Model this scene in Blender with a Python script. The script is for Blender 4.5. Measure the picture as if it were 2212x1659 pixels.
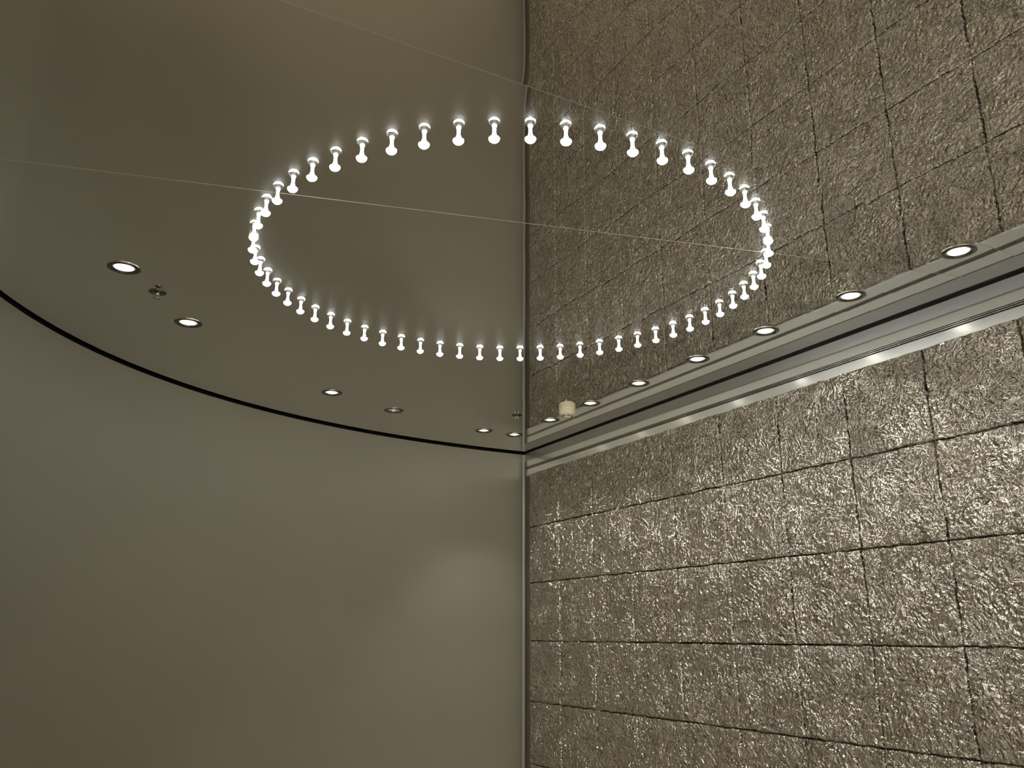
import bpy, math, random
import numpy as np
from mathutils import Vector, Matrix
from mathutils.geometry import delaunay_2d_cdt

random.seed(7)
sc = bpy.context.scene
for o in list(bpy.data.objects):
    bpy.data.objects.remove(o, do_unlink=True)
COL = sc.collection
PI = math.pi

# ------------------------------------------------------------------ camera, world, exposure
CAM_Z = 2.40            # eye point, on the upper landing
H = CAM_Z + 1.0         # underside of the mirror ceiling
F_PX, PITCH, ROLL = 1806.96, 0.29320, 0.0050
cp, sp = math.cos(PITCH), math.sin(PITCH)
r0, u0, f0 = Vector((1, 0, 0)), Vector((0, -sp, cp)), Vector((0, cp, sp))
c_, s_ = math.cos(ROLL), math.sin(ROLL)
right, up, fwd = c_ * r0 + s_ * u0, -s_ * r0 + c_ * u0, f0
cam_data = bpy.data.cameras.new('camera')
cam_data.sensor_width = 36.0
cam_data.lens = 36.0 * F_PX / 2212.0
cam_data.clip_start = 0.02
cam = bpy.data.objects.new('camera', cam_data)
M = Matrix((right, up, -fwd)).transposed().to_4x4()
M.translation = Vector((0, 0, CAM_Z))
cam.matrix_world = M
COL.objects.link(cam)
sc.camera = cam

w = bpy.data.worlds.new('world')
sc.world = w
w.use_nodes = True
w.node_tree.nodes['Background'].inputs[0].default_value = (1.0, 0.95, 0.86, 1)
w.node_tree.nodes['Background'].inputs[1].default_value = 1.2   # the lit hall behind the camera

SPOT_W = 19.0
LED_E = 190.0
sc.view_settings.view_transform = 'Standard'
sc.view_settings.look = 'None'
sc.view_settings.gamma = 1
sc.view_settings.use_curve_mapping = False
sc.view_settings.exposure = -0.38
try:
    sc.cycles.use_denoising = True
    sc.cycles.denoiser = 'OPENIMAGEDENOISE'
    sc.cycles.use_adaptive_sampling = True
    sc.cycles.adaptive_threshold = 0.05
    sc.cycles.adaptive_min_samples = 20
    sc.cycles.max_bounces = 6
    sc.cycles.glossy_bounces = 4
    sc.cycles.diffuse_bounces = 2
    sc.cycles.sample_clamp_indirect = 10.0
    sc.cycles.blur_glossy = 0.0
except Exception:
    pass


# ------------------------------------------------------------------ helpers
def tag(o, label=None, cat=None, group=None, kind=None):
    if label: o['label'] = label
    if cat: o['category'] = cat
    if group: o['group'] = group
    if kind: o['kind'] = kind
    return o


def mesh_obj(name, verts, faces, mat, parent=None, smooth=False):
    me = bpy.data.meshes.new(name)
    me.from_pydata([tuple(v) for v in verts], [], [tuple(f) for f in faces])
    me.update()
    if smooth:
        me.polygons.foreach_set('use_smooth', [True] * len(me.polygons))
    me.materials.append(mat)
    o = bpy.data.objects.new(name, me)
    COL.objects.link(o)
    if parent:
        o.parent = parent
    return o


def empty(name, loc, rz=0.0):
    o = bpy.data.objects.new(name, None)
    o.location = loc
    o.rotation_euler = (0, 0, rz)
    o.empty_display_size = 0.05
    COL.objects.link(o)
    return o


def lathe(profile, n=32, close=False):
    """profile: list of (radius, z), turned about z"""
    V, Fc = [], []
    rings = []
    for (r, z) in profile:
        if r < 1e-7:
            rings.append([len(V)]); V.append((0, 0, z))
        else:
            rings.append(list(range(len(V), len(V) + n)))
            for i in range(n):
                a = 2 * PI * i / n
                V.append((r * math.cos(a), r * math.sin(a), z))
    pairs = list(zip(rings[:-1], rings[1:]))
    if close:
        pairs.append((rings[-1], rings[0]))
    for a, b in pairs:
        for i in range(n):
            j = (i + 1) % n
            if len(a) == 1 and len(b) == 1:
                continue
            if len(a) == 1:
                Fc.append((a[0], b[i], b[j]))
            elif len(b) == 1:
                Fc.append((a[j], a[i], b[0]))
            else:
                Fc.append((a[j], a[i], b[i], b[j]))
    return V, Fc


def box(x0, x1, y0, y1, z0, z1):
    V = [(x0, y0, z0), (x1, y0, z0), (x1, y1, z0), (x0, y1, z0), (x0, y0, z1), (x1, y0, z1), (x1, y1, z1), (x0, y1, z1)]
    Fc = [(0, 3, 2, 1), (4, 5, 6, 7), (0, 1, 5, 4), (1, 2, 6, 5), (2, 3, 7, 6), (3, 0, 4, 7)]
    return V, Fc


def join(*parts):
    V, Fc = [], []
    for v, f in parts:
        k = len(V)
        V += list(v)
        Fc += [tuple(i + k for i in q) for q in f]
    return V, Fc


def xf(part, m):
    return [tuple(m @ Vector(v)) for v in part[0]], part[1]


# ------------------------------------------------------------------ materials
def new_mat(name):
    m = bpy.data.materials.new(name)
    m.use_nodes = True
    nt = m.node_tree
    return m, nt, nt.nodes['Principled BSDF']


def N(nt, typ, **kw):
    n = nt.nodes.new(typ)
    for k, v in kw.items():
        if isinstance(k, str) and hasattr(n, k):
            setattr(n, k, v)
    return n


def math_node(nt, op, a, b=None, c=None):
    n = nt.nodes.new('ShaderNodeMath')
    n.operation = op
    for i, v in enumerate((a, b, c)):
        if v is None:
            continue
        if hasattr(v, 'default_value') or hasattr(v, 'links'):
            nt.links.new(v, n.inputs[i])
        else:
            n.inputs[i].default_value = v
    return n.outputs[0]


def simple(name, col, rough=0.4, metal=0.0, noise=0.06, scale=40.0, coat=0.0):
    m, nt, b = new_mat(name)
    tc = N(nt, 'ShaderNodeTexCoord')
    no = N(nt, 'ShaderNodeTexNoise')
    no.inputs['Scale'].default_value = scale
    nt.links.new(tc.outputs['Object'], no.inputs['Vector'])
    mx = N(nt, 'ShaderNodeMix', data_type='RGBA')
    nt.links.new(no.outputs['Fac'], mx.inputs['Factor'])
    mx.inputs['A'].default_value = tuple(c * (1 - noise) for c in col) + (1,)
    mx.inputs['B'].default_value = tuple(min(1, c * (1 + noise)) for c in col) + (1,)
    nt.links.new(mx.outputs['Result'], b.inputs['Base Color'])
    b.inputs['Roughness'].default_value = rough
    b.inputs['Metallic'].default_value = metal
    b.inputs['Coat Weight'].default_value = coat
    return m


def emitter(name, col, strength, falloff=None):
    m = bpy.data.materials.new(name)
    m.use_nodes = True
    nt = m.node_tree
    nt.nodes.clear()
    e = nt.nodes.new('ShaderNodeEmission')
    e.inputs['Color'].default_value = tuple(col) + (1,)
    e.inputs['Strength'].default_value = strength
    out = nt.nodes.new('ShaderNodeOutputMaterial')
    nt.links.new(e.outputs[0], out.inputs[0])
    return m


CHROME = simple('polished_chrome', (0.62, 0.61, 0.58), 0.12, 1.0, 0.02)
BEZEL = simple('dark_nickel', (0.17, 0.165, 0.15), 0.2, 1.0, 0.05)
CUP = simple('lamp_reflector', (0.75, 0.74, 0.70), 0.3, 1.0, 0.02)
ALU_LOW = simple('satin_strip_lit', (0.88, 0.88, 0.84), 0.20, 0.7, 0.03, 6.0)  # lower strips: reflected brightness put into a lighter base colour
ALU_UP = simple('satin_strip_dimmed', (0.44, 0.44, 0.42), 0.34, 0.85, 0.03, 6.0)  # upper strip: dimmer reflection put into a darker base colour
SEAM = simple('seam_filler', (0.30, 0.28, 0.23), 0.6, 0.0, 0.03)
TRIM = simple('dull_trim_steel', (0.17, 0.16, 0.135), 0.5, 0.7, 0.05)
BLACK = simple('black_recess', (0.006, 0.006, 0.005), 0.9, 0.0, 0.3)
CREAM = simple('cream_plastic', (0.82, 0.74, 0.55), 0.45, 0.0, 0.03)
SLOT = simple('dark_slot', (0.03, 0.025, 0.015), 0.6)
BRASS = simple('sprinkler_metal', (0.55, 0.52, 0.44), 0.25, 1.0, 0.05)
ALU = simple('satin_aluminium', (0.56, 0.56, 0.54), 0.24, 1.0, 0.03, 6.0)
ALU_DARK = simple('aluminium_edge', (0.16, 0.155, 0.14), 0.35, 1.0, 0.05)
LED = emitter('led_bulb_glow', (0.93, 0.97, 1.0), LED_E)
LED_WARM = emitter('led_bulb_glow_warm', (1.0, 1.0, 0.86), LED_E * 0.9)
STEM = emitter('led_stem_glow', (0.93, 0.97, 1.0), 10.0)
LAMP = emitter('downlight_lamp_glow', (1.0, 0.97, 0.88), 14.0)
LAMP_DIM = emitter('downlight_lamp_dim', (1.0, 0.95, 0.82), 3.0)

# curved wall: satin champagne steel sheet
STEEL, nt, b = new_mat('satin_champagne_steel')
b.inputs['Metallic'].default_value = 0.75
b.inputs['Roughness'].default_value = 0.36
b.inputs['Base Color'].default_value = (0.48, 0.45, 0.37, 1)
tc = N(nt, 'ShaderNodeTexCoord')
mp = N(nt, 'ShaderNodeMapping')
mp.inputs['Scale'].default_value = (0.7, 0.7, 1.2)
nt.links.new(tc.outputs['Object'], mp.inputs['Vector'])
n1 = N(nt, 'ShaderNodeTexNoise'); n1.inputs['Scale'].default_value = 1.6; n1.inputs['Detail'].default_value = 3
nt.links.new(mp.outputs[0], n1.inputs['Vector'])
mr = N(nt, 'ShaderNodeMapRange')
nt.links.new(n1.outputs['Fac'], mr.inputs['Value'])
mr.inputs['To Min'].default_value = 0.44; mr.inputs['To Max'].default_value = 0.54
nt.links.new(mr.outputs[0], b.inputs['Roughness'])
mx = N(nt, 'ShaderNodeMix', data_type='RGBA')
nt.links.new(n1.outputs['Fac'], mx.inputs['Factor'])
mx.inputs['A'].default_value = (0.345, 0.325, 0.27, 1)
mx.inputs['B'].default_value = (0.375, 0.35, 0.285, 1)
nt.links.new(mx.outputs['Result'], b.inputs['Base Color'])
b.inputs['Coat Weight'].default_value = 0.06
b.inputs['Coat Roughness'].default_value = 0.10

# ------------------------------------------------------------------ layout data (metres)
TH = 2.0735
t2 = Vector((math.cos(TH), math.sin(TH)))      # along the crinkled wall, towards the corner
n2 = Vector((t2.y, -t2.x))                     # out of the room through the crinkled wall
D_WALL = 2.3025
S_CORNER, S_TILE_END = 4.042, 3.977
RING_C, RING_R = Vector((-0.005, 2.2112)), 0.7106
TW, TO = 0.3043, 3.6731
ROWS = [0.8656 - 0.2957 * k + CAM_Z for k in range(0, 14)]


def wall_pt(s, d=0.0):
    p = t2 * s + n2 * (D_WALL - d)
    return p


# curved wall plan: polar about CC
CC = Vector((0.868, 2.327))
curve_samples = [(-1.557, 2.354), (-1.569, 2.5), (-1.577, 2.654), (-1.558, 2.773), (-1.541, 2.907), (-1.504, 3.013),
                 (-1.467, 3.133), (-1.417, 3.237), (-1.37, 3.36), (-1.243, 3.572), (-1.093, 3.776), (-0.917, 3.966),
                 (-0.827, 4.087), (-0.619, 4.276), (-0.391, 4.447), (-0.143, 4.57), (0.07, 4.663)]
ang = np.array([math.atan2(y - CC.y, x - CC.x) for x, y in curve_samples])
ang = np.where(ang < 0, ang + 2 * PI, ang)
rad = np.array([math.hypot(x - CC.x, y - CC.y) for x, y in curve_samples])
A0, A1 = float(ang.min()), float(ang.max())
pf = np.polyfit(ang, rad, 3)
corner = wall_pt(S_CORNER)
A_CORNER = math.atan2(corner.y - CC.y, corner.x - CC.x)
A_END = 3.75


def curve_r(a):
    aa = min(max(a, A0), A1)
    r = float(np.polyval(pf, aa))
    if a > A1:
        r = r + (2.45 - r) * min(1, (a - A1) / 0.5)
    return r


def curve_pt(a, off=0.0):
    r = curve_r(a) - off
    return Vector((CC.x + r * math.cos(a), CC.y + r * math.sin(a)))


# ------------------------------------------------------------------ room shell
def extrude_path(pts, profile):
    """pts: 2-D path with normals [(p, n)], profile: [(d, z)] d along n; open strip mesh"""
    V, Fc = [], []
    m = len(profile)
    for p, n in pts:
        for d, z in profile:
            V.append((p.x + n.x * d, p.y + n.y * d, z))
    for i in range(len(pts) - 1):
        for j in range(m - 1):
            a = i * m + j
            Fc.append((a, a + 1, a + m + 1, a + m))
    return V, Fc


arc = []
NA = 160
# the textured wall's own trim covers the corner; the sheet starts just past it
for i in range(NA + 1):
    a = A_CORNER + (A_END - A_CORNER) * i / NA
    p = curve_pt(a)
    arc.append((p, Vector((math.cos(a), math.sin(a)))))
p_end = arc[-1][0]
tang = (arc[-1][0] - arc[-2][0]).normalized()
arc.insert(0, (corner + n2 * 0.055, arc[0][1]))     # the sheet runs on behind the corner trim
# corridor return beyond the arc, behind the camera
for k in range(1, 9):
    p = Vector((p_end.x - 0.02 * k, p_end.y - 0.3 * k))
    arc.append((p, Vector((-1, 0))))
GAP = 0.010
V, Fc = extrude_path(arc, [(0.03, 0.0), (0.0, 0.0), (0.0, H - GAP), (0.03, H - GAP)])
wl = mesh_obj('wall_left', V, Fc, STEEL, smooth=True)
wl.data.polygons.foreach_set('use_smooth', [True] * len(wl.data.polygons))
me = wl.data
for e in me.edges:
    a, c = me.vertices[e.vertices[0]].index % 4, me.vertices[e.vertices[1]].index % 4
    if (a == c and a in (1, 2)) or set(e.vertices) <= {4, 5, 6, 7}:
        e.use_edge_sharp = True
tag(wl, 'smooth curved champagne steel wall below the black shadow line', kind='structure')

# black shadow gap above the curved wall
V, Fc = extrude_path(arc, [(0.0005, H - GAP), (0.028, H - GAP), (0.028, H - 0.0004), (0.0, H - 0.0004)])
tr = mesh_obj('trim_1', V, Fc, BLACK)
tag(tr, 'thin black shadow gap where curved wall meets mirror ceiling', kind='structure')

# floor
FLOOR, nt, b = new_mat('beige_stone')
tc = N(nt, 'ShaderNodeTexCoord')
br = N(nt, 'ShaderNodeTexBrick')
br.inputs['Scale'].default_value = 1.6
br.inputs['Color1'].default_value = (0.80, 0.71, 0.53, 1)
br.inputs['Color2'].default_value = (0.82, 0.73, 0.56, 1)
br.inputs['Mortar'].default_value = (0.3, 0.26, 0.2, 1)
br.inputs['Mortar Size'].default_value = 0.006
nt.links.new(tc.outputs['Object'], br.inputs['Vector'])
nt.links.new(br.outputs['Color'], b.inputs['Base Color'])
b.inputs['Roughness'].default_value = 0.35
V, Fc = box(-3.2, 4.8, -3.4, 5.4, -0.15, 0.0)
fl = mesh_obj('floor', V, Fc, FLOOR)
tag(fl, 'beige stone floor of the stair hall', kind='structure')


# ---- crinkled metal wall: real relief from numpy noise
def perlin(x, y, seed):
    rng = np.random.RandomState(seed)
    g = rng.rand(256) * 2 * np.pi
    perm = rng.permutation(256)
    perm = np.concatenate([perm, perm])
    xi = np.floor(x).astype(int); yi = np.floor(y).astype(int)
    xf_, yf_ = x - xi, y - yi
    xi &= 255; yi &= 255
    u = xf_ ** 3 * (xf_ * (xf_ * 6 - 15) + 10); v = yf_ ** 3 * (yf_ * (yf_ * 6 - 15) + 10)

    def gr(ix, iy, dx, dy):
        h = g[perm[perm[ix & 255] + (iy & 255)]]
        return np.cos(h) * dx + np.sin(h) * dy
    a = gr(xi, yi, xf_, yf_); b_ = gr(xi + 1, yi, xf_ - 1, yf_)
    c = gr(xi, yi + 1, xf_, yf_ - 1); d = gr(xi + 1, yi + 1, xf_ - 1, yf_ - 1)
    return (a * (1 - u) + b_ * u) * (1 - v) + (c * (1 - u) + d * u) * v


def relief(S, Z):
    """height of the pressed foil towards the room, in metres, and a joint mask"""
    wx = perlin(S * 9, Z * 9, 1) * 0.035 + perlin(S * 30, Z * 30, 2) * 0.008
    wy = perlin(S * 9, Z * 9, 3) * 0.035 + perlin(S * 30, Z * 30, 4) * 0.008
    x, y = S + wx, Z + wy
    h = np.zeros_like(S)
    th = 1.6 * perlin(S * 3.1, Z * 3.1, 5) + 0.9
    # three directional layers of elongated folds, faded in and out
    for k, (ang_, fs, amp) in enumerate(((0.55, 1.0, 1.0), (1.9, 1.15, 0.9), (-0.4, 0.8, 0.9))):
        ca, sa = math.cos(ang_), math.sin(ang_)
        u = (x * ca + y * sa) * 34 * fs
        v = (-x * sa + y * ca) * 112 * fs
        m = np.clip(perlin(S * 7 + 3.3 * k, Z * 7, 20 + k) * 2.2 + 0.45, 0, 1)
        h += amp * m * (0.5 - np.abs(perlin(u, v, 10 + k))) * 0.0068
    h += (0.35 - np.abs(perlin(x * 52, y * 52, 31))) * 0.0078
    h += (0.35 - np.abs(perlin(x * 105 + 7 * wx, y * 105, 32))) * 0.0026
    h += perlin(S * 5, Z * 5, 33) * 0.004
    # joints, slightly ragged
    ds = np.abs(((S - TO) / TW + 0.5) % 1.0 - 0.5) * TW
    zz = ROWS[0]
    dz = np.abs(((Z - zz) / 0.2957 + 0.5) % 1.0 - 0.5) * 0.2957
    rag_s = perlin(S * 14, Z * 22, 41) * 0.006
    rag_z = perlin(S * 22, Z * 14, 42) * 0.004
    ds = np.abs(((S + rag_s - TO) / TW + 0.5) % 1.0 - 0.5) * TW
    dz = np.abs(((Z + rag_z - zz) / 0.2957 + 0.5) % 1.0 - 0.5) * 0.2957
    ws = 0.0019 * (0.75 + 1.6 * perlin(S * 11, Z * 11, 43))
    wz = 0.0008 * (0.75 + 1.6 * perlin(S * 12, Z * 12, 44))
    j = np.maximum(np.clip(1 - (ds - ws) / 0.0024, 0, 1), np.clip(1 - (dz - wz) / 0.0024, 0, 1))
    j = j * np.clip(0.95 + 1.0 * perlin(S * 9, Z * 9, 51), 0.4, 1)
    edge = np.minimum(ds, dz)
    h = h * np.clip(0.6 + edge / 0.03, 0, 1)
    h = h * (1 - j) - 0.011 * j
    return h, j


def spaced(a, b, st):
    return np.linspace(a, b, max(2, int(round((b - a) / st)) + 1))


zs = np.concatenate([spaced(0.0, 0.30, 0.02)[:-1], spaced(0.30, CAM_Z - 0.75, 0.0050)[:-1], spaced(CAM_Z - 0.75, CAM_Z + 0.8640, 0.0023)])
ss = np.concatenate([spaced(-2.2, 0.7, 0.02)[:-1], spaced(0.7, 2.2, 0.0024)[:-1], spaced(2.2, S_TILE_END, 0.0034)])
S, Z = np.meshgrid(ss, zs)
h, jm = relief(S, Z)
nz, ns = S.shape
co = np.stack([S.ravel(), -h.ravel(), Z.ravel()], 1)     # local: x along wall, -y into the room
idx = np.arange(nz * ns).reshape(nz, ns)
quads = np.stack([idx[:-1, :-1], idx[:-1, 1:], idx[1:, 1:], idx[1:, :-1]], -1).reshape(-1, 4)
# closing border so the sheet has thickness
border = np.concatenate([idx[0, :], idx[1:, -1], idx[-1, -2::-1], idx[-2:0:-1, 0]])
bco = co[border].copy(); bco[:, 1] = 0.05
bi = np.arange(len(border)) + len(co)
bn = np.roll(np.arange(len(border)), -1)
bq = np.stack([border, bi, bi[bn], border[bn]], -1)
co = np.concatenate([co, bco]); quads = np.concatenate([quads, bq])
me = bpy.data.meshes.new('wall_right')
me.vertices.add(len(co)); me.vertices.foreach_set('co', co.ravel())
me.loops.add(quads.size); me.loops.foreach_set('vertex_index', quads.ravel().astype(np.int32))
me.polygons.add(len(quads))
me.polygons.foreach_set('loop_start', (np.arange(len(quads)) * 4).astype(np.int32))
me.polygons.foreach_set('use_smooth', np.ones(len(quads), dtype=bool))
me.update(calc_edges=True)
at = me.attributes.new('joint', 'FLOAT', 'POINT')
jv = np.concatenate([jm.ravel(), np.ones(len(border))]).astype(np.float32)
at.data.foreach_set('value', jv)
me.validate()

FOIL, nt, b = new_mat('crinkled_silver_foil_glass')
L = nt.links.new
tc = N(nt, 'ShaderNodeTexCoord')
obj = tc.outputs['Object']


def noise(vec, scale, detail=2, rough=0.5, dist=0.0):
    n = N(nt, 'ShaderNodeTexNoise')
    n.inputs['Scale'].default_value = scale
    n.inputs['Detail'].default_value = detail
    n.inputs['Roughness'].default_value = rough
    n.inputs['Distortion'].default_value = dist
    L(vec, n.inputs['Vector'])
    return n


flat = N(nt, 'ShaderNodeVectorMath', operation='MULTIPLY')
L(obj, flat.inputs[0]); flat.inputs[1].default_value = (1, 0, 1)
wn = noise(flat.outputs[0], 9, 2)
wsub = N(nt, 'ShaderNodeVectorMath', operation='SUBTRACT'); L(wn.outputs['Color'], wsub.inputs[0]); wsub.inputs[1].default_value = (0.5, 0.5, 0.5)
wsc = N(nt, 'ShaderNodeVectorMath', operation='SCALE'); L(wsub.outputs[0], wsc.inputs[0]); wsc.inputs['Scale'].default_value = 0.10
wad = N(nt, 'ShaderNodeVectorMath', operation='ADD'); L(flat.outputs[0], wad.inputs[0]); L(wsc.outputs[0], wad.inputs[1])
layers = []
for k, (rot, sx, sz) in enumerate(((0.55, 38, 130), (2.1, 42, 140), (-0.45, 46, 120))):
    mp = N(nt, 'ShaderNodeMapping')
    mp.inputs['Rotation'].default_value = (0, rot, 0)
    L(wad.outputs[0], mp.inputs['Vector'])
    mp2 = N(nt, 'ShaderNodeMapping')
    mp2.inputs['Scale'].default_value = (sx, 1, sz)
    L(mp.outputs[0], mp2.inputs['Vector'])
    nn = noise(mp2.outputs[0], 1.0, 2, 0.55)
    ridge = math_node(nt, 'ABSOLUTE', math_node(nt, 'SUBTRACT', nn.outputs['Fac'], 0.5))
    mk = noise(flat.outputs[0], 7.0, 1); mk.noise_dimensions = '4D'; mk.inputs['W'].default_value = 3.7 * k
    mm = N(nt, 'ShaderNodeMapRange'); L(mk.outputs['Fac'], mm.inputs['Value'])
    mm.inputs['From Min'].default_value = 0.42; mm.inputs['From Max'].default_value = 0.58
    layers.append(math_node(nt, 'MULTIPLY', ridge, mm.outputs[0]))
vo = N(nt, 'ShaderNodeTexVoronoi'); vo.inputs['Scale'].default_value = 75; vo.inputs['Randomness'].default_value = 1
L(wad.outputs[0], vo.inputs['Vector'])
fine = noise(wad.outputs[0], 160, 3, 0.6)
hsum = math_node(nt, 'ADD', layers[0], layers[1])
hsum = math_node(nt, 'ADD', hsum, layers[2])
hsum = math_node(nt, 'MULTIPLY', hsum, -3.2)
hsum = math_node(nt, 'ADD', hsum, math_node(nt, 'MULTIPLY', vo.outputs['Distance'], 1.4))
hsum = math_node(nt, 'ADD', hsum, math_node(nt, 'MULTIPLY', fine.outputs['Fac'], 0.12))
bump = N(nt, 'ShaderNodeBump')
bump.inputs['Strength'].default_value = 1.0
bump.inputs['Distance'].default_value = 0.0045
L(hsum, bump.inputs['Height'])
# small flat shards, each pressed at its own tilt
shm = N(nt, 'ShaderNodeMapping'); shm.inputs['Scale'].default_value = (45, 1, 80); shm.inputs['Rotation'].default_value = (0, 0.5, 0)
L(wad.outputs[0], shm.inputs['Vector'])
sh = N(nt, 'ShaderNodeTexVoronoi'); sh.inputs['Scale'].default_value = 1.0
L(shm.outputs[0], sh.inputs['Vector'])
shm2 = N(nt, 'ShaderNodeMapping'); shm2.inputs['Scale'].default_value = (85, 1, 40); shm2.inputs['Rotation'].default_value = (0, -0.5, 0)
L(wad.outputs[0], shm2.inputs['Vector'])
sh2 = N(nt, 'ShaderNodeTexVoronoi'); sh2.inputs['Scale'].default_value = 1.0
L(shm2.outputs[0], sh2.inputs['Vector'])
pick = noise(flat.outputs[0], 12.0, 1)
pk = N(nt, 'ShaderNodeMapRange'); L(pick.outputs['Fac'], pk.inputs['Value'])
pk.inputs['From Min'].default_value = 0.47; pk.inputs['From Max'].default_value = 0.53
shx = N(nt, 'ShaderNodeMix', data_type='VECTOR')
L(pk.outputs[0], shx.inputs['Factor']); L(sh.outputs['Color'], shx.inputs['A']); L(sh2.outputs['Color'], shx.inputs['B'])
s1 = N(nt, 'ShaderNodeVectorMath', operation='SUBTRACT'); L(shx.outputs['Result'], s1.inputs[0]); s1.inputs[1].default_value = (0.5, 0.5, 0.5)
s2 = N(nt, 'ShaderNodeVectorMath', operation='SCALE'); L(s1.outputs[0], s2.inputs[0]); s2.inputs['Scale'].default_value = 0.42
s3 = N(nt, 'ShaderNodeVectorMath', operation='ADD'); L(s2.outputs[0], s3.inputs[0]); L(bump.outputs[0], s3.inputs[1])
s4 = N(nt, 'ShaderNodeVectorMath', operation='NORMALIZE'); L(s3.outputs[0], s4.inputs[0])
L(s4.outputs[0], b.inputs['Normal'])
ja = N(nt, 'ShaderNodeAttribute', attribute_name='joint')
tint = noise(flat.outputs[0], 5.0, 2)
mx = N(nt, 'ShaderNodeMix', data_type='RGBA')
L(tint.outputs['Fac'], mx.inputs['Factor'])
mx.inputs['A'].default_value = (0.45, 0.425, 0.385, 1)
mx.inputs['B'].default_value = (0.52, 0.48, 0.40, 1)
mj = N(nt, 'ShaderNodeMix', data_type='RGBA')
L(ja.outputs['Fac'], mj.inputs['Factor'])
L(mx.outputs['Result'], mj.inputs['A'])
mj.inputs['B'].default_value = (0.06, 0.048, 0.036, 1)
L(mj.outputs['Result'], b.inputs['Base Color'])
b.inputs['Metallic'].default_value = 0.9
b.inputs['Roughness'].default_value = 0.135
me.materials.append(FOIL)
wr = bpy.data.objects.new('wall_right', me)
COL.objects.link(wr)
base = n2 * D_WALL
wr.matrix_world = Matrix(((t2.x, n2.x, 0, base.x), (t2.y, n2.y, 0, base.y), (0, 0, 1, 0), (0, 0, 0, 1)))
tag(wr, 'wall of crinkled silver foil tiles with dark joints', kind='structure')


# ---- stacked metal cornice on the crinkled wall
def along_wall(s0, s1, profile, mat, name, closed=True):
    """profile: [(d into room, z)] polygon"""
    V = []
    m = len(profile)
    for s in (s0, s1):
        for d, z in profile:
            p = wall_pt(s, d)
            V.append((p.x, p.y, z))
    Fc = [tuple(range(m)), tuple(range(2 * m - 1, m - 1, -1))]
    for j in range(m):
        k = (j + 1) % m
        Fc.append((j, j + m, k + m, k))
    return mesh_obj(name, V, Fc, mat)


zc = lambda d: H - d
cor = empty('trim_2', (wall_pt(2.0).x, wall_pt(2.0).y, H - 0.07))
tag(cor, 'stacked satin metal cornice strips above the foil tiles', kind='structure')


def cpart(name, prof, mat, s0=-2.2, s1=S_CORNER - 0.0005):
    o = along_wall(s0, s1, prof, mat, name)
    o.parent = cor
    o.matrix_parent_inverse = Matrix.Translation(-Vector(cor.location))
    return o


# (d is towards the room; the strips sit slightly behind the foil face, each lower one deeper)
cpart('backing', [(-0.045, zc(0.0005)), (-0.022, zc(0.0005)), (-0.022, zc(0.009)), (-0.030, zc(0.140)), (-0.045, zc(0.140))], BLACK)
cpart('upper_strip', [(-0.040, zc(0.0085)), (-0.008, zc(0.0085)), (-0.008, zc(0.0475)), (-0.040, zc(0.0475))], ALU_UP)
cpart('bead', [(-0.040, zc(0.0482)), (-0.0075, zc(0.0482)), (-0.0075, zc(0.0515)), (-0.040, zc(0.0515))], ALU)
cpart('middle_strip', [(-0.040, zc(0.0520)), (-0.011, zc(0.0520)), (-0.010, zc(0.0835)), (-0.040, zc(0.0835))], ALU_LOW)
cpart('bead', [(-0.040, zc(0.0860)), (-0.011, zc(0.0860)), (-0.011, zc(0.0890)), (-0.040, zc(0.0890))], ALU)
cpart('bead', [(-0.040, zc(0.0915)), (-0.012, zc(0.0915)), (-0.012, zc(0.0945)), (-0.040, zc(0.0945))], ALU)
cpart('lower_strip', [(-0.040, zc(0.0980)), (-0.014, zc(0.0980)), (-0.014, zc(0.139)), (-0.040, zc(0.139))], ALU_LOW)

# vertical corner trim between the curved wall and the tiles
ct = empty('trim_3', (wall_pt(4.01).x, wall_pt(4.01).y, 0))
tag(ct, 'narrow vertical steel trim in the corner between both walls', kind='structure')


def vbox(name, s0, s1, d0, d1, z0, z1, mat, par):
    V = []
    for z in (z0, z1):
        for s, d in ((s0, d0), (s1, d0), (s1, d1), (s0, d1)):
            p = wall_pt(s, d)
            V.append((p.x, p.y, z))
    Fc = [(0, 1, 2, 3), (7, 6, 5, 4), (0, 4, 5, 1), (1, 5, 6, 2), (2, 6, 7, 3), (3, 7, 4, 0)]
    o = mesh_obj(name, V, Fc, mat, par)
    o.matrix_parent_inverse = Matrix.Translation(-Vector(par.location))
    return o


vbox('backing', S_TILE_END - 0.02, S_CORNER + 0.06, -0.060, -0.031, 0.0, H, BLACK, ct)  # unseen plate added so no world light leaks in at the corner
vbox('flat_strip', S_TILE_END + 0.003, S_CORNER - 0.020, -0.03, -0.006, 0.0, H - 0.140, TRIM, ct)
vbox('edge_bead', S_CORNER - 0.019, S_CORNER - 0.0155, -0.03, -0.0035, 0.0, H - 0.055, ALU_DARK, ct)
vbox('edge_strip', S_CORNER - 0.0145, S_CORNER - 0.001, -0.03, -0.006, 0.0, H - 0.055, TRIM, ct)

# ------------------------------------------------------------------ ceiling fixtures (positions)
DOWN_WALL = [0.17, 0.52, 0.87, 1.221, 1.575, 1.927, 2.273, 2.635, 2.989, 3.334, 3.689]  # first three are unseen, carrying the row on to light the room
dl = []
for s in DOWN_WALL:
    p = t2 * s + n2 * 2.044
    dl.append([p.x, p.y, 'wall', s])
CURV = [(-1.106, 2.185), (-1.084, 2.621), (-0.774, 3.453), (-0.546, 3.741), (-0.142, 4.132)]
for x, y in CURV:
    dl.append([x, y, 'curve', 0])
dl.append([-0.62, 0.55, 'curve', 0])  # extra downlight added out of view to light the room

HOLE_R = 0.031

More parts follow.
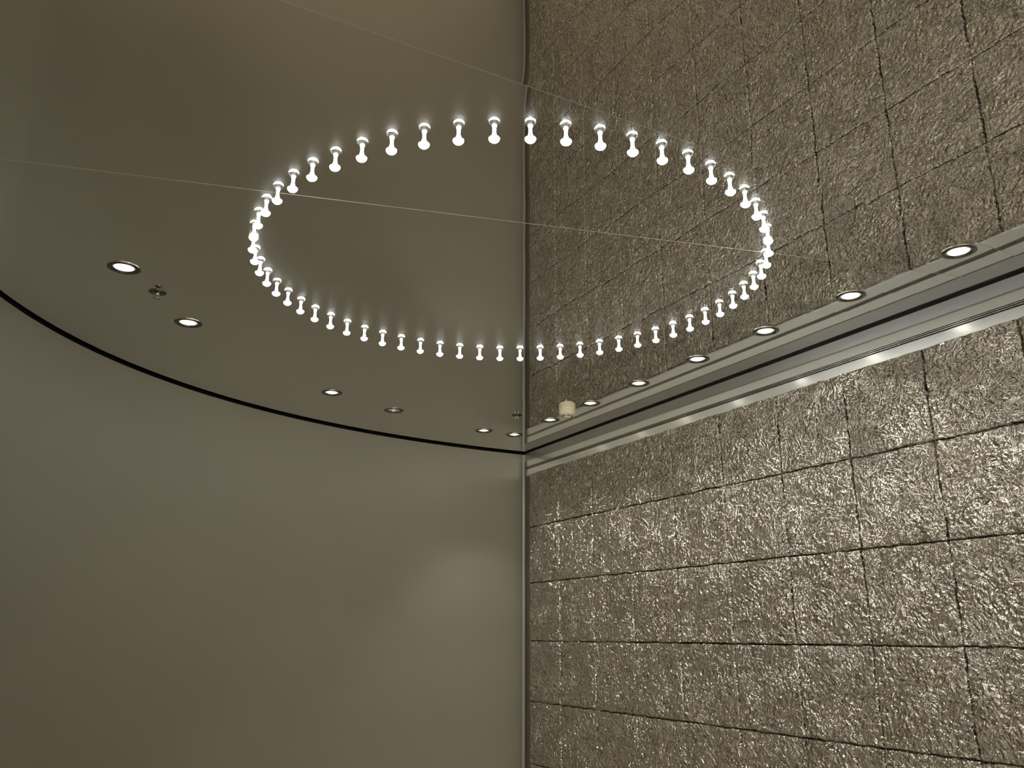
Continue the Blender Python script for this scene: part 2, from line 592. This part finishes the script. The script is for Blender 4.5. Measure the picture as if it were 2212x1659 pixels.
# ------------------------------------------------------------------ mirror ceiling
PIV = Vector((1.91, 2.37))
SEAMS = [(PIV, math.radians(a + 180)) for a in (41.0, 28.3, 13.9, 2.4, -8.3, -20.0)]

MIRROR, nt, b = new_mat('polished_mirror_sheet')
L = nt.links.new
b.inputs['Metallic'].default_value = 1.0
b.inputs['Base Color'].default_value = (0.90, 0.885, 0.85, 1)
b.inputs['Roughness'].default_value = 0.0
geo = N(nt, 'ShaderNodeNewGeometry')
hh = None
for (pv, a) in SEAMS[1:5]:
    nx, ny = -math.sin(a), math.cos(a)
    dt = N(nt, 'ShaderNodeVectorMath', operation='DOT_PRODUCT')
    L(geo.outputs['Position'], dt.inputs[0]); dt.inputs[1].default_value = (nx, ny, 0)
    dd = math_node(nt, 'ABSOLUTE', math_node(nt, 'SUBTRACT', dt.outputs['Value'], nx * pv.x + ny * pv.y))
    e = math_node(nt, 'EXPONENT', math_node(nt, 'MULTIPLY', dd, -1 / 0.030))
    e = math_node(nt, 'MULTIPLY', e, 1.0 if hh is None else 0.35)
    hh = e if hh is None else math_node(nt, 'ADD', hh, e)
nw = N(nt, 'ShaderNodeTexNoise'); nw.inputs['Scale'].default_value = 3.2; nw.inputs['Detail'].default_value = 1
L(geo.outputs['Position'], nw.inputs['Vector'])
hh = math_node(nt, 'ADD', math_node(nt, 'MULTIPLY', hh, 0.00022), math_node(nt, 'MULTIPLY', nw.outputs['Fac'], 0.0005))
bp = N(nt, 'ShaderNodeBump'); bp.inputs['Strength'].default_value = 1.0; bp.inputs['Distance'].default_value = 1.0
L(hh, bp.inputs['Height']); L(bp.outputs[0], b.inputs['Normal'])
# faint brushed haze over the polish
g2 = N(nt, 'ShaderNodeBsdfAnisotropic') if hasattr(bpy.types, 'ShaderNodeBsdfAnisotropic') else N(nt, 'ShaderNodeBsdfGlossy')
g2.inputs['Color'].default_value = (0.85, 0.84, 0.80, 1)
g2.inputs['Roughness'].default_value = 0.30
ms = N(nt, 'ShaderNodeMixShader'); ms.inputs[0].default_value = 0.022
out = nt.nodes['Material Output']
L(b.outputs[0], ms.inputs[1]); L(g2.outputs[0], ms.inputs[2]); L(ms.outputs[0], out.inputs['Surface'])

ceil = empty('ceiling', (0, 1.5, H))
tag(ceil, 'mirror polished ceiling in wedge shaped sheets', kind='structure')

V, Fc = box(-3.2, 4.8, -4.9, 3.9, 0.055, 0.12)
mesh_obj('ceiling_light_block', V, Fc, BLACK, ceil)  # unseen slab added to keep world light out of the seams
x0, x1, y0, y1 = -2.6, 4.4, -2.6, 5.3


def clip(poly, p, n):
    o = []
    for i in range(len(poly)):
        a, c = poly[i], poly[(i + 1) % len(poly)]
        da, dc = (a - p).dot(n), (c - p).dot(n)
        if da >= 0: o.append(a)
        if da * dc < 0: o.append(a + (c - a) * (da / (da - dc)))
    return o


rect = [Vector((x0, y0)), Vector((x1, y0)), Vector((x1, y1)), Vector((x0, y1))]
# keep the room's side of the crinkled wall (a little beyond its face)
rect = clip(rect, n2 * (D_WALL + 0.043), -n2)
panels = []
GS = 0.0001
for i in range(len(SEAMS) + 1):
    poly = list(rect)
    if i > 0:
        a = SEAMS[i - 1][1]; n = Vector((-math.sin(a), math.cos(a)))
        poly = clip(poly, PIV - n * GS, -n)      # beyond seam i-1
    if i < len(SEAMS):
        a = SEAMS[i][1]; n = Vector((-math.sin(a), math.cos(a)))
        poly = clip(poly, PIV + n * GS, n)
    if len(poly) >= 3:
        panels.append(poly)


def inside(pt, poly):
    s = 0
    for i in range(len(poly)):
        a, c = poly[i], poly[(i + 1) % len(poly)]
        if (a.y > pt.y) != (c.y > pt.y) and pt.x < (c.x - a.x) * (pt.y - a.y) / (c.y - a.y) + a.x:
            s ^= 1
    return bool(s)


for poly in panels:
    vs = [Vector(p) for p in poly]
    ed = [(i, (i + 1) % len(vs)) for i in range(len(vs))]
    for d in dl:
        k = len(vs)
        nn = 28
        for i in range(nn):
            a = 2 * PI * i / nn
            vs.append(Vector((d[0] + HOLE_R * math.cos(a), d[1] + HOLE_R * math.sin(a))))
        ed += [(k + i, k + (i + 1) % nn) for i in range(nn)]
    ov, oe, of, _, _, _ = delaunay_2d_cdt(vs, ed, [], 0, 1e-6)
    keep = []
    for f in of:
        c = sum((ov[i] for i in f), Vector((0, 0))) / len(f)
        if not inside(c, poly): continue
        if any((c.x - d[0]) ** 2 + (c.y - d[1]) ** 2 < (HOLE_R * 0.999) ** 2 for d in dl): continue
        keep.append(tuple(reversed(f)) if (ov[f[1]] - ov[f[0]]).cross(ov[f[2]] - ov[f[0]]) > 0 else tuple(f))
    used = sorted({i for f in keep for i in f}); mpd = {u: i for i, u in enumerate(used)}
    V = [(ov[i].x, ov[i].y - 1.5, 0.0) for i in used]
    o = mesh_obj('ceiling_sheet', V, [tuple(mpd[i] for i in f) for f in keep], MIRROR, ceil)
for si, (pv, a) in enumerate(SEAMS[1:3]):
    u = Vector((math.cos(a), math.sin(a))); n = Vector((-u.y, u.x)) * (0.00028, 0.00012)[si]
    # run from the crinkled wall across the room, a shallow half-round bead
    tt0 = (D_WALL - 0.03 - n2.dot(pv)) / n2.dot(u)
    tt1 = 5.0
    V = []
    for q in (tt0, tt1):
        p = pv + u * q
        for (dn, dz) in ((-1, 0.0005), (-0.6, -0.0006), (0.6, -0.0006), (1, 0.0005)):
            V.append((p.x + n.x * dn, p.y + n.y * dn - 1.5, dz))
    mesh_obj('seam_bead', V, [(0, 1, 5, 4), (1, 2, 6, 5), (2, 3, 7, 6)], SEAM, ceil)

# ------------------------------------------------------------------ downlights
bez = lathe([(0.0295, 0.004), (0.0295, -0.0015), (0.0335, -0.0038), (0.0400, -0.0036), (0.0432, -0.0015), (0.0432, 0.0)], 40)
bez_me = None


def shared(name, part, mat, smooth=True):
    me = bpy.data.meshes.new(name)
    me.from_pydata([tuple(v) for v in part[0]], [], part[1])
    me.polygons.foreach_set('use_smooth', [smooth] * len(me.polygons))
    me.materials.append(mat)
    me.update()
    return me


def child(name, me, par, loc=(0, 0, 0), rot=(0, 0, 0)):
    o = bpy.data.objects.new(name, me)
    COL.objects.link(o)
    o.parent = par
    o.location = loc
    o.rotation_euler = rot
    return o


DL_BEZ = shared('bezel', bez, BEZEL)
DL_RIM = shared('outer_rim', lathe([(0.0438, 0.0), (0.0438, -0.0016), (0.0445, -0.0024), (0.0452, -0.0016), (0.0454, 0.0)], 40), BRASS)
DL_CUP = shared('reflector', lathe([(0.0294, 0.001), (0.027, 0.012), (0.024, 0.022), (0.022, 0.045), (0.0, 0.045)], 32), CUP)
DL_LAMP = shared('lamp', lathe([(0.0, -0.004), (0.010, -0.0035), (0.017, -0.001), (0.0195, 0.003), (0.0195, 0.006), (0.0, 0.006)], 18), LAMP)
DL_LAMP2 = shared('lamp', lathe([(0.0, -0.004), (0.010, -0.0035), (0.017, -0.001), (0.0195, 0.003), (0.0195, 0.006), (0.0, 0.006)], 18), LAMP_DIM)
ld = bpy.data.lights.new('downlight_beam', 'SPOT')
ld.energy = SPOT_W
ld.color = (1.0, 0.97, 0.905)
ld.spot_size = math.radians(78)
ld.spot_blend = 0.55
ld.shadow_soft_size = 0.018
ld.energy = SPOT_W
ld2 = ld.copy(); ld2.energy = SPOT_W * 0.35; ld2.spot_size = math.radians(64)
ld3 = ld.copy(); ld3.energy = SPOT_W * 2.2; ld3.spot_size = math.radians(44); ld3.spot_blend = 0.8
ld4 = ld.copy(); ld4.energy = SPOT_W * 0.45; ld4.spot_size = math.radians(54); ld4.spot_blend = 0.9

WALL_LBL = {
    1.221: 'recessed downlight nearest the right picture edge, in the row along the foil wall',
    1.575: 'second recessed downlight from the right, above the cornice reflection',
    1.927: 'third recessed downlight from the right, just right of the LED ring',
    2.273: 'fourth recessed downlight from the right in the row along the foil wall',
    2.635: 'fifth recessed downlight from the right in the row along the foil wall',
    2.989: 'recessed downlight just right of the cream smoke detector',
    3.334: 'recessed downlight just left of the cream smoke detector',
    3.689: 'recessed downlight at the corner, last of the foil wall row, over smooth wall',
    0.87: 'unseen recessed downlight in the foil wall row, first one behind the right picture edge',
    0.52: 'unseen recessed downlight in the foil wall row, beside the camera position',
    0.17: 'unseen recessed downlight in the foil wall row, farthest behind the camera',
}
CURV_LBL = ['leftmost recessed downlight of all, with wide dark bezel, above curved wall',
            'recessed downlight second from left, below the small sprinkler head',
            'recessed bare looking downlight under the ring, left of the dim one',
            'dim recessed downlight with dark bezel between two brighter ones by curved wall',
            'bright recessed downlight next to the corner one, nearest curved wall shadow line',
            'added unseen downlight near the curved wall, beside the camera position']
ci = 0
for d in dl:
    e = empty('recessed_downlight', (d[0], d[1], H))
    if d[2] == 'wall':
        tag(e, WALL_LBL[d[3]], 'downlight', 'downlights in the row along the foil wall')
        beam, dim = ld, False
    else:
        tag(e, CURV_LBL[ci], 'downlight', 'downlights following the curved wall')
        dim = (ci == 3)
        beam = ld2 if dim else (ld4 if ci == 4 else ld3)
        ci += 1
    child('bezel', DL_BEZ, e)
    child('outer_rim', DL_RIM, e)
    child('reflector', DL_CUP, e)
    child('lamp', DL_LAMP2 if dim else DL_LAMP, e, (0, 0, 0.007 if not dim else 0.014))
    lo = bpy.data.objects.new('beam', beam)
    if beam is ld4:
        lo.rotation_euler = (math.radians(9), math.radians(9), 0)
    COL.objects.link(lo); lo.parent = e; lo.location = (0, 0, -0.006)

# ------------------------------------------------------------------ ring of LED pins
PIN_BULB = lathe([(0.0, -0.0088), (0.0040, -0.0083), (0.0078, -0.0066), (0.0104, -0.0038), (0.0115, -0.0008), (0.0110, 0.0014), (0.0080, 0.0024)], 14)  # bulb made wider to stand in for its glare
PIN_BULB_ME = shared('bulb', PIN_BULB, LED)
PIN_BULB_WARM = shared('bulb', PIN_BULB, LED_WARM)
PIN_STEM_ME = shared('stem', lathe([(0.0050, 0.0070), (0.0054, 0.0095), (0.0040, 0.0125), (0.0036, 0.0160), (0.0040, 0.0200)], 10), STEM)
PIN_SHIELD_ME = shared('glow_shield', lathe([(0.0105, 0.0008), (0.0118, 0.0004), (0.0119, 0.0011), (0.0100, 0.0034), (0.0046, 0.0060), (0.0, 0.0061)], 24), TRIM)  # shield added to hide the bulb's glow from the mirror above
ordw = ['', 'first', 'second', 'third', 'fourth', 'fifth', 'sixth', 'seventh', 'eighth', 'ninth', 'tenth', 'eleventh',
        'twelfth', 'thirteenth', 'fourteenth', 'fifteenth', 'sixteenth']
# angles measured from +x; 273.3 deg is nearest the camera side, the corner edge crosses at about 273.3+3 and 87
for k in range(60):
    a = 3.25 + 6.0 * k
    ar = math.radians(a)
    p = RING_C + Vector((math.cos(ar), math.sin(ar))) * RING_R
    e = empty('led_pin_light', (p.x, p.y, H - 0.0195))
    # labels: four quarters counted away from the two pins on the corner edge
    if k == 45:
        lb = 'glowing LED pin in the ring exactly on the corner edge, upper near side'
    elif k == 14:
        lb = 'glowing LED pin in the ring exactly on the corner edge, lower far side'
    elif 30 <= k < 45:
        lb = 'glowing LED pin, %s left of the corner edge on the upper arc' % ordw[45 - k]
    elif 14 < k < 30:
        lb = 'glowing LED pin, %s left of the corner edge on the lower arc' % ordw[k - 14]
    elif 0 <= k < 14:
        lb = 'glowing LED pin, %s right of the corner edge on the lower arc' % ordw[14 - k]
    else:
        lb = 'glowing LED pin, %s right of the corner edge on the upper arc' % ordw[k - 45]
    tag(e, lb, 'light', 'LED pins hanging in a ring from the mirror ceiling')
    child('bulb', PIN_BULB_WARM if k in (1, 5, 9, 11, 19, 20, 22, 30, 33, 34, 39, 40, 42, 48, 52, 53) else PIN_BULB_ME, e)
    child('stem', PIN_STEM_ME, e)
    child('glow_shield', PIN_SHIELD_ME, e)

# ------------------------------------------------------------------ smoke detector
SD = (0.2535, 3.705)
sd = empty('smoke_detector', (SD[0], SD[1], H))
tag(sd, 'cream round smoke detector on the ceiling near the corner', 'smoke detector')
child('base_plate', shared('base_plate', lathe([(0.0, 0.0), (0.0375, 0.0), (0.038, -0.006), (0.0375, -0.010), (0.036, -0.0105), (0.0, -0.0105)], 40), CREAM, False), sd)
child('cover', shared('cover', lathe([(0.0365, -0.0105), (0.0375, -0.013), (0.0375, -0.021), (0.034, -0.027), (0.024, -0.033), (0.017, -0.0355), (0.0165, -0.039), (0.014, -0.0405), (0.0, -0.041)], 40), CREAM), sd)
slots = []
for i in range(6):
    a = i * PI / 3 + 0.2
    slots.append(xf(box(-0.007, 0.007, -0.0030, 0.0030, -0.0016, 0.0016), Matrix.Rotation(a, 4, 'Z') @ Matrix.Translation((0, -0.0215, -0.0338)) @ Matrix.Rotation(0.45, 4, 'X')))
child('vent_slots', shared('vent_slots', join(*slots), SLOT, False), sd)

# ------------------------------------------------------------------ sprinkler heads
SP_PLATE = shared('escutcheon', lathe([(0.0, -0.004), (0.010, -0.0045), (0.020, -0.0035), (0.0255, -0.0015), (0.026, 0.0)], 32), BEZEL)
SP_BODY = shared('nozzle', lathe([(0.0, -0.004), (0.0075, -0.004), (0.0075, -0.009), (0.004, -0.010), (0.0032, -0.018), (0.0, -0.018)], 20), BRASS)
SP_DEF = shared('deflector', lathe([(0.0, -0.0185), (0.003, -0.0185), (0.011, -0.0192), (0.011, -0.0204), (0.0, -0.0204)], 20), BRASS)
arms = join(xf(box(-0.0012, 0.0012, -0.0012, 0.0012, -0.019, -0.008), Matrix.Translation((0.0065, 0, 0))),
            xf(box(-0.0012, 0.0012, -0.0012, 0.0012, -0.019, -0.008), Matrix.Translation((-0.0065, 0, 0))))
SP_ARM = shared('frame_arms', arms, BRASS, False)
for (x, y), lb in (((-1.082, 2.362), 'small metal sprinkler head on the ceiling between the two leftmost downlights'),
                   ((0.023, 3.823), 'small metal sprinkler head just left of the corner edge, above corner downlight')):
    e = empty('sprinkler_head', (x, y, H))
    tag(e, lb, 'sprinkler', 'ceiling sprinkler heads')
    child('escutcheon', SP_PLATE, e); child('nozzle', SP_BODY, e); child('deflector', SP_DEF, e); child('frame_arms', SP_ARM, e)
